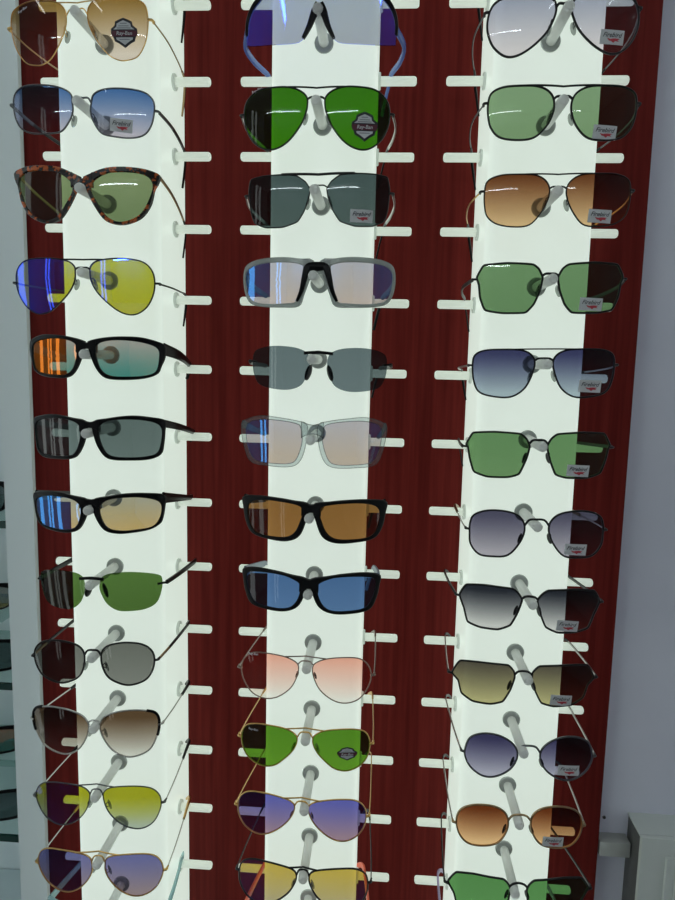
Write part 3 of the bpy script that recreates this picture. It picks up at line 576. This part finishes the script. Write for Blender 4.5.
def build_glasses(key, row, label, cfg, group):
    S = Shape(SPEC[key]); col = key[0]
    S.key = key
    cx, cz, roll, yaw = S.pose
    roll += cfg.get('droll', 0)
    cz = cz + cfg.get('dz', 0) 
    root = bpy.data.objects.new('sunglasses', None); root.empty_display_size = .02; C.objects.link(root)
    M = Matrix.Translation((cx, -0.064, cz + ZO)) @ Matrix.Rotation(-roll, 4, 'Y') @ Matrix.Rotation(yaw, 4, 'Z')
    root.matrix_world = M
    tag(root, label, 'sunglasses', group)
    Mi = M.inverted()
    fm = cfg['frame']; kind = cfg['kind']
    zpeg = ZO - (row - 1) * RP
    pegtop = (Mi @ Vector((COLX[col], -0.064, zpeg + PEG_R))).z * 1000     # local mm
    xi = S.xi * 1000; xo = S.xo * 1000; zo = cfg.get('zh', S.zo * 1000)
    wr = cfg.get('wire', 0.65)
    # --- front
    bm = bmesh.new(); mats = [fm]
    zb = min(max(pegtop + wr, cfg.get('bz0', -2)), 9)
    if kind in ('wire', 'rimless'):
        if kind == 'wire':
            for sg in (-1, 1):
                pts = [S.p(sg * q.x, q.y) for q in S.o]
                sweep(bm, pts, wr * MM, wr * MM * 1.3, True, n=8)
        ends = cfg.get('bend', min(zb - 2.0, 3.0))
        xe = S.inner(ends)
        if cfg.get('bar_bridge'):
            zb = max(zb, pegtop + 1.6); ends = zb - .4; xe = S.inner(ends)
            path = [S.p(-xe - 4, ends - .4, -.8), S.p(-xe, ends, -1.2), S.p(-xe * .5, zb, -1.4), S.p(0, zb + .1, -1.4), S.p(xe * .5, zb, -1.4), S.p(xe, ends, -1.2), S.p(xe + 4, ends - .4, -.8)]
            sweep(bm, catmull(path, 22), 1.5 * MM, 1.2 * MM, n=10, square=True)
        else:
            path = [S.p(-xe, ends, 0), S.p(-xe * .62, zb - .3, -.3), S.p(0, zb, -.3), S.p(xe * .62, zb - .3, -.3), S.p(xe, ends, 0)]
            sweep(bm, catmull(path, 20), wr * 1.15 * MM, n=8)
        if cfg.get('bar'):
            xb, rr = cfg['bar'], cfg.get('barr', wr * 1.1)
            zt = S.top(xb); pts = [S.p(-xb + 2 * xb * k / 20, zt + .35 * (1 - (abs(-1 + k / 10)) ** 2), -.4) for k in range(21)]
            sweep(bm, pts, rr * MM, n=8)
        xh = S.outer_at(zo)
        if kind == 'rimless': obj('bridge', bm, mats, root); bm = bmesh.new()
        for sg in (-1, 1):      # end pieces
            path = [S.p(sg * (xh - (.5 if kind == 'wire' else 4)), zo, -.4), S.p(sg * (xh + 1.6), zo + .2, -.2), Vector((sg * (xh + 3.2) * MM, S.y(xh, zo) + .0015, (zo + .2) * MM)), Vector((sg * (xh + 3.3) * MM, S.y(xh, zo) + .006, zo * MM))]
            sweep(bm, catmull(path, 12), 1.0 * MM, 1.5 * MM, n=8, square=True)
            if kind == 'rimless': obj('end_piece', bm, mats, root); bm = bmesh.new()
        hinge_x, hinge_z, hinge_y = xh + 3.3, zo, S.y(xh, zo) + .004
    elif kind == 'thick':
        for sg in (-1, 1): thick_rim(bm, S, sg)
        ox = max(x for x, z in S.outer); zb_ = pegtop + .4
        zb_ = min(max(zb_, -3), 8)
        zt_ = S.outer[0][1] if S.outer[0][0] < xi else zb_ + 7
        zend = max((z for x, z in catmull2(S.outer, 160) if xi - 1 < x < xi + 3), default=zt_)
        zb_ = min(zb_, zt_ - 4.5)
        thick_bridge(bm, S, zb_, zt_, zend - .3, xi + .8)
        zo = cfg.get('zh', max(z for x, z in S.outer if x > ox - 4) - 3)
        hinge_x, hinge_z, hinge_y = ox - 2.0, zo, S.y(ox - 1, zo) + .001
    elif kind == 'shield':
        for sg in (-1, 1):      # upper frame corner
            pts = [(sg * x, z) for x, z in ((40, 43), (52, 40.5), (61, 34), (66.5, 26), (69, 17), (69.2, 8))]
            sweep(bm, catmull([S.p(x, z, 0) for x, z in pts], 24), [(2.6 - 1.2 * k / 23) * MM for k in range(24)], 1.8 * MM, n=10, square=True)
        sweep(bm, [S.p(-40 + 80 * k / 24, 42.6, 0) for k in range(25)], 2.6 * MM, 1.8 * MM, n=10, square=True)
        hinge_x, hinge_z, hinge_y = 69.5, 12, S.y(69, 12) + .001
    if kind == 'rimless': bm.free()
    else: obj('frame', bm, mats, root)
    if kind == 'shield' or cfg.get('nose'):
        bm = bmesh.new()
        for sg in (-1, 1):
            if kind == 'shield': path = [S.p(0, 26.5, -1.2), S.p(sg * 4, 20.5, -1.2), S.p(sg * 8.5, 9, -1.0), S.p(sg * 14.0, -1, -.6)]
            else:
                zt = pegtop + 4
                path = [S.p(0, zt, -1.6), S.p(sg * 8.2, zt - .8, -1.6), S.p(sg * 11.3, zt - 9, -1.6), S.p(sg * 14.5, zt - 22, -1.2), S.p(sg * 19, zt - 32, -.6)]
            sweep(bm, catmull(path, 22), [(4.4 - 3.0 * k / 21) * MM for k in range(22)], 2.2 * MM, n=10, square=True)
        obj('nose_bridge', bm, black_plastic, root)
    # --- lenses
    lm = cfg['lens']
    lens = []
    if kind == 'shield': lens = [obj('lens', shield_bm(S), list(lm), root)] * 2
    else:
        for sg in (-1, 1): lens.append(obj('lens', lens_bm(S, sg), list(lm), root))
    if cfg.get('corners'):      # dark enamel on the upper outer corner of each rim
        for sg in (-1, 1):
            P = sorted([(math.atan2(q.y - S.cz, q.x - S.cx), q) for q in S.o if -.25 < math.atan2(q.y - S.cz, q.x - S.cx) < .85], key=lambda e: e[0])
            bm = bmesh.new(); sweep(bm, [S.p(sg * (q.x + .4), q.y + .2, -.2) for _, q in P], 1.5 * MM, 1.2 * MM, n=8); obj('corner_enamel', bm, black_plastic, root)
    # --- nose pads
    if cfg.get('pads'):
        for sg in (-1, 1):
            bm = bmesh.new(); zp = -10.5 if kind == 'wire' else -9.0
            x = S.inner(zp); big = cfg.get('padbig', 1.0)
            t = bmesh.new(); bmesh.ops.create_uvsphere(t, u_segments=12, v_segments=8, radius=1)
            mx = Matrix.Translation(S.p(sg * (x + 1.0), zp - 1.5, 7.5 if kind == 'wire' else 9.0)) @ Matrix.Rotation(sg * -.28, 4, 'Y') @ Matrix.Rotation(sg * .6, 4, 'Z') @ Matrix.Diagonal((1.5 * MM * big, 2.9 * MM * big, 5.6 * MM * big, 1))
            bmesh.ops.transform(t, matrix=mx, verts=t.verts); merge(bm, t, 0)
            if kind == 'wire':
                path = [S.p(sg * (x + .3), zp + 3.5, 0), S.p(sg * (x + .6), zp + 4, 3.2), S.p(sg * (x + .5), zp + 1, 6.4), S.p(sg * (x + 1.2), zp - 1.2, 7.2)]
                sweep(bm, catmull(path, 12), .5 * MM, n=6, mi=1)
                path = [S.p(sg * (x + .3), zp + 1.8, 0), S.p(sg * (x + 1.1), zp - .5, 2.5), S.p(sg * (x + 1.3), zp - 2, 6.8)]
                sweep(bm, catmull(path, 8), .45 * MM, n=6, mi=1)
            obj('nose_pad', bm, [cfg['pads'], fm if kind == 'wire' else pad_dark], root)
    # --- temples
    tcfg = cfg['temple']; hook = tcfg.get('hook', 1.0)
    tx = cfg.get('tx', 65); tx = tx if isinstance(tx, tuple) else (tx, tx)
    for sg in (-1, 1):
        X = COLX[col] + sg * tx[0 if sg < 0 else 1] * MM
        rr = tcfg.get('rest', 1.2) * MM
        zs = zpeg + SIDE_DZ + PEG_R + rr
        A = Vector((sg * hinge_x * MM, hinge_y, hinge_z * MM))
        W = lambda x, y, z: Mi @ Vector((x, y, z))
        Bp = W(X, SIDE_Y - .002, zs)
        if hook > 0:
            H = [W(X - sg * .0015, SIDE_Y + .0085, zs - .004 * hook), W(X - sg * .005, SIDE_Y + .017, zs - .016 * hook), W(X - sg * .009, SIDE_Y + .022, zs - .034 * hook)]
        else:
            H = [W(X - sg * .001, SIDE_Y + .012, zs - .001), W(X - sg * .002, SIDE_Y + .022, zs - .004)]
        bow = tcfg.get('bow', ({'L': 3.0, 'M': 4.5, 'R': 6.5}[col] if row < 6 else .8)) * MM
        mid1 = A.lerp(Bp, .33) + Vector((sg * bow, 0, 0)); mid2 = A.lerp(Bp, .68) + Vector((sg * bow * .8, 0, 0))
        path = catmull([A, mid1, mid2, Bp] + H, 48)
        cut = tcfg.get('cut', .44)
        kc = int(48 * cut)
        ref = Vector((1, 0, 0))
        if tcfg['type'] == 'wire':
            r = tcfg.get('r', .7) * MM
            bm = bmesh.new(); sweep(bm, path[:kc + 1], r * tcfg.get('flat', 1.3), r, n=8, ref=ref)
            th = obj('temple', bm, tcfg['mat'], root)
            bm = bmesh.new(); n = len(path[kc:]); rt = tcfg.get('tr', 1.7) * MM
            prof = [rt * (.8 + .35 * math.sin(math.pi * min(1, k / n * 1.1))) for k in range(n)]
            sweep(bm, path[kc:], prof, [q * .8 for q in prof], n=10, ref=ref)
            obj('temple_tip', bm, tcfg['tip'], th)
        else:
            h0, h1, th_ = tcfg.get('h0', 5) * MM, tcfg.get('h1', 2.6) * MM, tcfg.get('t', 1.5) * MM
            n = len(path); hh = []
            for k in range(n):
                f = k / (n - 1); hh.append(h0 + (h1 - h0) * min(1, f / .5) ** .8)
            hh[-1] *= .7
            bm = bmesh.new()
            if tcfg.get('tip'):
                sweep(bm, path[:kc + 1], hh[:kc + 1], th_, n=12, ref=ref, square=True)
                th = obj('temple', bm, tcfg['mat'], root)
                bm = bmesh.new(); sweep(bm, path[kc:], [q * 1.03 for q in hh[kc:]], th_ * 1.05, n=12, ref=ref, square=True)
                obj('temple_tip', bm, tcfg['tip'], th)
            else:
                sweep(bm, path, hh, th_, n=12, ref=ref, square=True)
                th = obj('temple', bm, tcfg['mat'], root)
            if tcfg.get('accent'):
                bm = bmesh.new(); off = Vector((sg * (th_ + .0002), 0, 0))
                sweep(bm, [q + off for q in path[8:26]], [q * .35 for q in hh[8:26]], .0004, n=8, ref=ref, square=True)
                obj('temple_stripe', bm, tcfg['accent'], th)
    # --- stickers and prints
    if 'stick' in cfg: 
        x, z = S.stick
        if cfg['stick'] == 'label': sticker(S, lens[1], x, z)
        else: badge(S, lens[1], x, z, *cfg.get('badge', (1, 1)))
    if cfg.get('logo'):
        lx, lz, rot = cfg['logo']; logo(S, lens[0], lx, lz, rot)
    return root

def LM(n, t, b=None, mirror=None, amt=0.0, lo=.1, hi=.9):      # front skin (with its mirror coat) and back skin
    return lens_mat(n, t, b or t, mirror, amt, lo, hi), lens_mat(n + '_back', t, b or t, mirror, amt, lo, hi, True)
BLUE = (0.03, 0.10, 0.95); SKY = (0.08, 0.40, 1.0)
wire_t = lambda m, tip, **k: dict(type='wire', mat=m, tip=tip, **k)
plast_t = lambda m, **k: dict(type='plastic', mat=m, **k)

GL = [
 # ---- left column
 ('L1', 1, 'gold aviator sunglasses with brown gradient lenses and a shield badge, top of the left column', dict(kind='wire', frame=gold, wire=.52, lens=LM('lens_tan', (126, 102, 52), (196, 190, 172)), droll=.035, dz=.0015, bar=17, pads=pad_clear, temple=wire_t(dark_gold, dark_gold), stick='badge', logo=(-52, 10.5, .42))),
 ('L2', 2, 'gunmetal square sunglasses with blue gradient lenses and a small sticker, left column', dict(kind='wire', frame=gun_metal, lens=LM('lens_blue_grad', (62, 98, 142), (172, 170, 174), lo=.0, hi=.95), pads=pad_clear, temple=plast_t(gun_metal, h0=1.6, h1=1.9, t=1.0, tip=black_plastic, cut=.2), stick='label', wire=.8)),
 ('L3', 3, 'tortoiseshell cat-eye sunglasses with green lenses and gold temples', dict(kind='thick', frame=tortoise, lens=LM('lens_olive', (112, 130, 92), (104, 124, 86)), bridge_h=7, temple=plast_t(dark_gold, h0=1.8, h1=1.2, t=.9, tip=black_plastic, cut=.44), zh=13.5)),
 ('L4', 4, 'black wire aviator sunglasses with blue mirrored lenses showing yellow, left column', dict(kind='wire', frame=black_metal, wire=.75, lens=LM('lens_yellow_mirror', (176, 168, 16), (168, 158, 10), BLUE, .52), bar=21, pads=pad_clear, temple=wire_t(black_metal, black_plastic))),
 ('L5', 5, 'black sport sunglasses with orange mirrored lenses, left column', dict(kind='thick', frame=black_plastic, lens=LM('lens_teal_fire', (128, 140, 134), (58, 124, 116), (1.0, .26, .03), .42), bridge_h=8, temple=plast_t(black_plastic, h0=6.3, h1=3.4, t=1.7, hook=.5, bow=5), tx=(66, 69))),
 ('L6', 6, 'black sport sunglasses with plain grey lenses, left column', dict(kind='thick', frame=black_plastic, lens=LM('lens_grey_green', (86, 102, 98), (92, 108, 104), None, .05), bridge_h=7, temple=plast_t(black_plastic, h0=4.0, h1=2.8, t=1.6, hook=.4, bow=4), tx=(66, 73))),
 ('L7', 7, 'black sport sunglasses with blue mirrored lenses showing pale yellow, left column', dict(kind='thick', frame=black_plastic, lens=LM('lens_amber_mirror', (150, 148, 120), (170, 150, 92), SKY, .38), bridge_h=8, temple=plast_t(black_plastic, h0=6.0, h1=2.8, t=1.6, hook=.3), tx=(66, 70))),
 ('L8', 8, 'rimless green sunglasses with black bridge and temples, left column', dict(kind='rimless', frame=black_plastic, lens=LM('lens_leaf', (76, 108, 54), (70, 100, 48)), bar_bridge=True, pads=pad_dark, padbig=1.45, temple=plast_t(black_plastic, h0=2.2, h1=2.7, t=1.6, hook=.4), tx=(68, 74))),
 ('L9', 9, 'rounded black and gold sunglasses with dark grey lenses, left column', dict(kind='wire', frame=black_metal, wire=.95, lens=LM('lens_ash', (98, 104, 96), (112, 118, 110)), pads=pad_clear, temple=plast_t(dark_gold, h0=1.3, h1=1.9, t=1.0, tip=black_plastic, cut=.16, hook=.3), tx=(72, 66))),
 ('L10', 10, 'silver cat-eye sunglasses with brown gradient lenses and black corners', dict(kind='wire', frame=silver, wire=.85, lens=LM('lens_cocoa', (82, 66, 46), (186, 192, 180), lo=.05, hi=.85), pads=pad_clear, temple=wire_t(silver, black_plastic, cut=.36, tr=2.3, hook=.3), corners=True)),
 ('L11', 11, 'gunmetal aviator sunglasses with yellow green lenses, left column', dict(kind='wire', frame=gun_metal, lens=LM('lens_lime', (144, 150, 26), (152, 168, 144), (.02, .03, .40), .22, lo=.1, hi=.75), bar=21, pads=pad_clear, temple=wire_t(silver, black_plastic, cut=.36, tr=2.3, hook=.3))),
 ('L12', 12, 'gold aviator sunglasses with violet blue mirrored lenses, bottom of the left column', dict(kind='wire', frame=gold, wire=.75, lens=LM('lens_plum', (96, 100, 140), (134, 122, 122), (.12, .16, .55), .14), bar=25, pads=pad_clear, temple=wire_t(silver, gold, cut=.36, tr=2.3, hook=.3))),
 # ---- middle column
 ('M1', 1, 'blue shield sport sunglasses with one wide mirrored lens, top of the middle column', dict(kind='shield', frame=black_plastic, lens=LM('lens_shield', (146, 160, 158), (150, 162, 150), BLUE, .55), temple=plast_t(blue_clear, h0=3.4, h1=2.6, t=1.8, bow=9), tx=(65, 67))),
 ('M2', 2, 'black aviator sunglasses with deep green lenses and a shield badge, middle column', dict(kind='wire', frame=black_metal, wire=.8, lens=LM('lens_green', (48, 104, 22), (52, 110, 22)), bar=26, barr=.8, pads=pad_clear, temple=plast_t(silver, h0=1.6, h1=1.8, t=.9, tip=black_plastic, cut=.44), stick='badge', logo=(-55, 11, .38))),
 ('M3', 3, 'black square sunglasses with a straight brow bar and grey lenses, middle column', dict(kind='wire', frame=black_metal, wire=.6, lens=LM('lens_slate', (64, 80, 78), (72, 88, 84)), bar=34, barr=1.2, pads=pad_clear, temple=plast_t(silver, h0=1.8, h1=1.8, t=.9, tip=black_plastic, cut=.44), stick='label')),
 ('M4', 4, 'grey framed sport sunglasses with blue mirrored lenses and black nose piece', dict(kind='thick', frame=smoke, lens=LM('lens_sky_mirror', (160, 160, 158), (172, 162, 146), SKY, .36), bridge_h=6, nose=True, temple=plast_t(matte_black, h0=4.5, h1=2.6, t=1.6))),
 ('M5', 5, 'rimless grey sunglasses with black bridge and nose pads, middle column', dict(kind='rimless', frame=black_plastic, lens=LM('lens_mid_grey', (92, 108, 108), (98, 114, 114)), bar_bridge=True, pads=pad_dark, padbig=1.45, temple=plast_t(black_plastic, h0=2.0, h1=2.2, t=1.2, accent=red_plastic))),
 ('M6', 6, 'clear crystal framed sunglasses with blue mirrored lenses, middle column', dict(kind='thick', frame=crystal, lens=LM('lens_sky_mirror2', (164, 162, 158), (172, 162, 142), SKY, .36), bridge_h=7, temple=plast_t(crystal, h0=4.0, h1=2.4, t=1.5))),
 ('M7', 7, 'matte black sport sunglasses with brown lenses, middle column', dict(kind='thick', frame=matte_black, lens=LM('lens_brown', (124, 92, 50), (130, 97, 54)), bridge_h=7, temple=plast_t(matte_black, h0=5.5, h1=2.4, t=1.6))),
 ('M8', 8, 'matte black sport sunglasses with flat blue lenses and grey inner temples', dict(kind='thick', frame=matte_black, lens=LM('lens_steel_blue', (70, 102, 140), (78, 110, 146)), bridge_h=7, temple=plast_t(steel_blue, h0=5.5, h1=3.4, t=1.8, rest=2.5))),
 ('M9', 9, 'thin copper aviator sunglasses with pale rose lenses, middle column', dict(kind='wire', frame=copper, wire=.6, lens=LM('lens_rose', (222, 160, 138), (222, 215, 203), lo=.05, hi=.95), bar=21, pads=pad_dark, padbig=.7, temple=wire_t(copper, copper, hook=.6), tx=(62, 68), logo=(-54, 11, 0.05))),
 ('M10', 10, 'gold aviator sunglasses with bright green lenses and an oval badge, middle column', dict(kind='wire', frame=gold, wire=.7, lens=LM('lens_apple', (76, 124, 36), (84, 132, 38)), bar=20, pads=pad_clear, temple=wire_t(gold, gold, hook=.6), tx=(62, 67), stick='badge', badge=(.86, .72), logo=(-54, 9, -.05))),
 ('M11', 11, 'gold aviator sunglasses with violet blue lenses, under the bright green pair', dict(kind='wire', frame=gold, wire=.75, lens=LM('lens_violet', (88, 92, 156), (140, 120, 130), (.10, .14, .55), .14), bar=20, pads=pad_dark, padbig=.7, temple=wire_t(gold, black_plastic, cut=.7, hook=.5), tx=(62, 68))),
 ('M12', 12, 'black aviator sunglasses with yellowish mirrored lenses at the bottom of the middle column', dict(kind='wire', frame=black_metal, wire=.9, lens=LM('lens_straw', (172, 156, 64), (158, 154, 116), (.03, .12, .55), .30), bar=16, pads=pad_clear, temple=wire_t(black_metal, black_plastic, hook=.5), tx=(64, 68))),
 # ---- right column
 ('R1', 1, 'black aviator sunglasses with pale grey blue lenses and a sticker, top of the right column', dict(kind='wire', frame=black_metal, wire=1.03, lens=LM('lens_mist', (140, 149, 162), (192, 192, 190)), zh=2, bar=21, pads=pad_clear, temple=wire_t(gun_metal, black_plastic, cut=.44), stick='label')),
 ('R2', 2, 'black square sunglasses with long brow bar and sage green lenses, right column', dict(kind='wire', frame=black_metal, wire=0.96, lens=LM('lens_sage', (116, 146, 110), (112, 142, 104)), zh=.5, bar=33, barr=.9, pads=pad_clear, temple=wire_t(gun_metal, black_plastic, cut=.44), stick='label')),
 ('R3', 3, 'square sunglasses with brown gradient lenses and gold temples, right column', dict(kind='wire', frame=black_metal, wire=.7, lens=LM('lens_toffee', (92, 56, 32), (192, 168, 122), lo=.05, hi=.95), zh=0, bar=30, barr=.7, pads=pad_clear, temple=wire_t(gold, black_plastic, cut=.44), stick='label')),
 ('R4', 4, 'black angular sunglasses with green lenses, above the square grey blue pair', dict(kind='wire', frame=black_metal, wire=1.03, lens=LM('lens_fern', (98, 132, 92), (96, 130, 90)), pads=pad_clear, temple=plast_t(black_metal, h0=1.8, h1=1.8, t=.9), stick='label')),
 ('R5', 5, 'black square sunglasses with brow bar and grey blue gradient lenses, right column', dict(kind='wire', frame=black_metal, wire=0.90, lens=LM('lens_dusk', (54, 58, 88), (148, 168, 172)), zh=-1.5, bar=31, barr=.7, pads=pad_clear, temple=wire_t(silver, black_plastic, cut=.44), stick='label')),
 ('R6', 6, 'black angular sunglasses with green lenses, below the square grey blue pair', dict(kind='wire', frame=black_metal, wire=1.03, lens=LM('lens_grass', (92, 130, 86), (98, 134, 90)), pads=pad_dark, temple=plast_t(black_metal, h0=1.8, h1=1.6, t=.9), stick='label')),
 ('R7', 7, 'rounded hexagonal sunglasses with slate gradient lenses and silver temples', dict(kind='wire', frame=black_metal, wire=0.96, lens=LM('lens_slate_grad', (72, 73, 90), (152, 153, 158)), pads=pad_dark, temple=wire_t(silver, dark_gold, cut=.36, tr=2.3, hook=.3), stick='label')),
 ('R8', 8, 'black angular sunglasses with smoky black gradient lenses, right column', dict(kind='wire', frame=black_metal, wire=1.03, lens=LM('lens_smoke', (38, 42, 48), (182, 188, 182)), pads=pad_dark, temple=plast_t(black_metal, h0=1.5, h1=1.6, t=.9, hook=.3), stick='label', tx=(74, 68))),
 ('R9', 9, 'black angular sunglasses with olive yellow gradient lenses, right column', dict(kind='wire', frame=black_metal, wire=0.96, lens=LM('lens_olive_grad', (76, 74, 62), (160, 160, 112), lo=.1, hi=.95), pads=pad_dark, temple=plast_t(silver, h0=1.2, h1=1.4, t=.8, tip=black_metal, cut=.5, hook=.3), stick='label', tx=(70, 72))),
 ('R10', 10, 'round sunglasses with dark blue gradient lenses, right column', dict(kind='wire', frame=gun_metal, wire=0.96, lens=LM('lens_night', (52, 52, 80), (150, 154, 166)), pads=pad_dark, temple=plast_t(silver, h0=1.2, h1=1.5, t=.8, tip=gun_metal, cut=.5, hook=.3), stick='label', tx=(66, 76))),
 ('R11', 11, 'hexagonal bronze sunglasses with amber brown gradient lenses, right column', dict(kind='wire', frame=dark_gold, wire=0.96, lens=LM('lens_amber', (94, 50, 26), (204, 172, 122)), pads=pad_dark, temple=plast_t(silver, h0=1.2, h1=1.5, t=.8, tip=black_metal, cut=.5, hook=.3), stick='label', tx=(66, 74))),
 ('R12', 12, 'black angular sunglasses with green lenses at the bottom of the right column', dict(kind='wire', frame=black_metal, wire=1.03, lens=LM('lens_moss', (80, 130, 74), (84, 134, 78)), pads=pad_dark, temple=plast_t(black_metal, h0=1.4, h1=1.5, t=.8, hook=.3))),
]
for k_ in ('R4', 'R6', 'R8', 'R9', 'R12', 'M3'): SPEC[k_]['tens'] = .55
GROUPS = {'L': 'sunglasses on the left column', 'M': 'sunglasses on the middle column', 'R': 'sunglasses on the right column'}
ROOTS = {}
for key, row, label, cfg in GL:
    if 'stick' in SPEC[key] and 'stick' not in cfg: pass
    ROOTS[key] = build_glasses(key, row, label, cfg, GROUPS[key[0]])

# pairs of which the frame of the photograph cuts off all but the temples
def shifted(src, key, rows):
    s = dict(SPEC[src]); p = s['pose']; col = key[0]
    s['pose'] = (COLX[col], -(rows - 1) * RP, 0.0, 0.0); SPEC[key] = s
for src, key, row, label, cfg in (
    ('L4', 'L0', 0, 'sunglasses above the left column top pair, only a black temple end showing', dict(kind='wire', frame=black_metal, lens=LM('lens_ash', (98, 104, 96)), pads=pad_clear, temple=wire_t(black_metal, black_plastic, cut=.44))),
    ('R2', 'R0', 0, 'sunglasses above the right column top pair, only a black temple end showing', dict(kind='wire', frame=black_metal, lens=LM('lens_sage', (116, 146, 110)), pads=pad_clear, temple=wire_t(black_metal, black_plastic, cut=.44))),
    ('L6', 'L13', 13, 'sunglasses cut off below the left column, with ice blue translucent temples', dict(kind='thick', frame=ice_clear, lens=LM('lens_grey_green', (86, 102, 98)), temple=plast_t(ice_clear, h0=4.5, h1=3.0, t=1.6, hook=.3), tx=(62, 56))),
    ('M7', 'M13', 13, 'sunglasses cut off below the middle column, with coral red temples', dict(kind='thick', frame=coral, lens=LM('lens_mid_grey', (92, 108, 108)), temple=plast_t(coral, h0=4.0, h1=3.0, t=1.6, hook=.3), tx=(62, 64))),
    ('M8', 'R13', 13, 'sunglasses cut off below the right column, with a pale lilac temple', dict(kind='thick', frame=lilac, lens=LM('lens_mid_grey', (92, 108, 108)), temple=plast_t(lilac, h0=3.5, h1=2.2, t=1.4, hook=.3), tx=(66, 66)))):
    shifted(src, key, row); build_glasses(key, row, label, cfg, GROUPS[key[0]])

# pairs on the glass shelves at the left edge: copies of pairs above, set down on the glass
def copy_tree(o, parent=None):
    c = o.copy(); C.objects.link(c)
    if parent: c.parent = parent
    for ch in list(o.children): copy_tree(ch, c)
    return c
def lowest(root):
    """height of the lowest point under the root, as it is turned now"""
    bpy.context.view_layer.update(); z = 9
    def walk(o):
        nonlocal z
        if o.type == 'MESH':
            for v in o.data.vertices: z = min(z, (o.matrix_world @ v.co).z)
        for ch in o.children: walk(ch)
    walk(root); return z - root.matrix_world.translation.z
def shelf_pair(src, px, y, shelf, label, riser=0.0):
    z = SHELF_Z[shelf]
    P = at(px, 600, y)
    x = P.x
    if riser:
        bm = bmesh.new(); add_box(bm, (-.16, -.012, -.005), (.062, .269 - y, 0), .001)
        tag(obj('glass_ledge', bm, clear_mat('shelf_glass', (0.80, 0.88, 0.86), 0.06), loc=(x - .062, y, z + riser)), 'narrow glass ledge above the %s glass shelf' % ('middle' if shelf == 1 else 'lowest'), 'shelf', 'glass ledges at the left edge')
    r = copy_tree(ROOTS[src]); r['label'] = label; r['group'] = 'sunglasses on the glass shelves'
    lo = lowest(ROOTS[src])
    r.matrix_world = Matrix.Translation((x - .068, y, z + riser - lo + .001)) @ ROOTS[src].matrix_world.to_3x3().to_4x4()
    return r
shelf_pair('L6', 2, .12, 0, 'black sport sunglasses on the upper glass shelf at the left edge')
shelf_pair('L6', 10, .12, 1, 'dark grey lensed sunglasses at the front of the middle glass shelf')
shelf_pair('L7', 6, .18, 1, 'dark sunglasses on the narrow ledge above the middle glass shelf', riser=.06)
shelf_pair('L6', 13, .12, 2, 'dark grey lensed sunglasses at the front of the lowest glass shelf')
shelf_pair('L5', 13, .18, 2, 'black sunglasses on the narrow ledge above the lowest glass shelf', riser=.06)
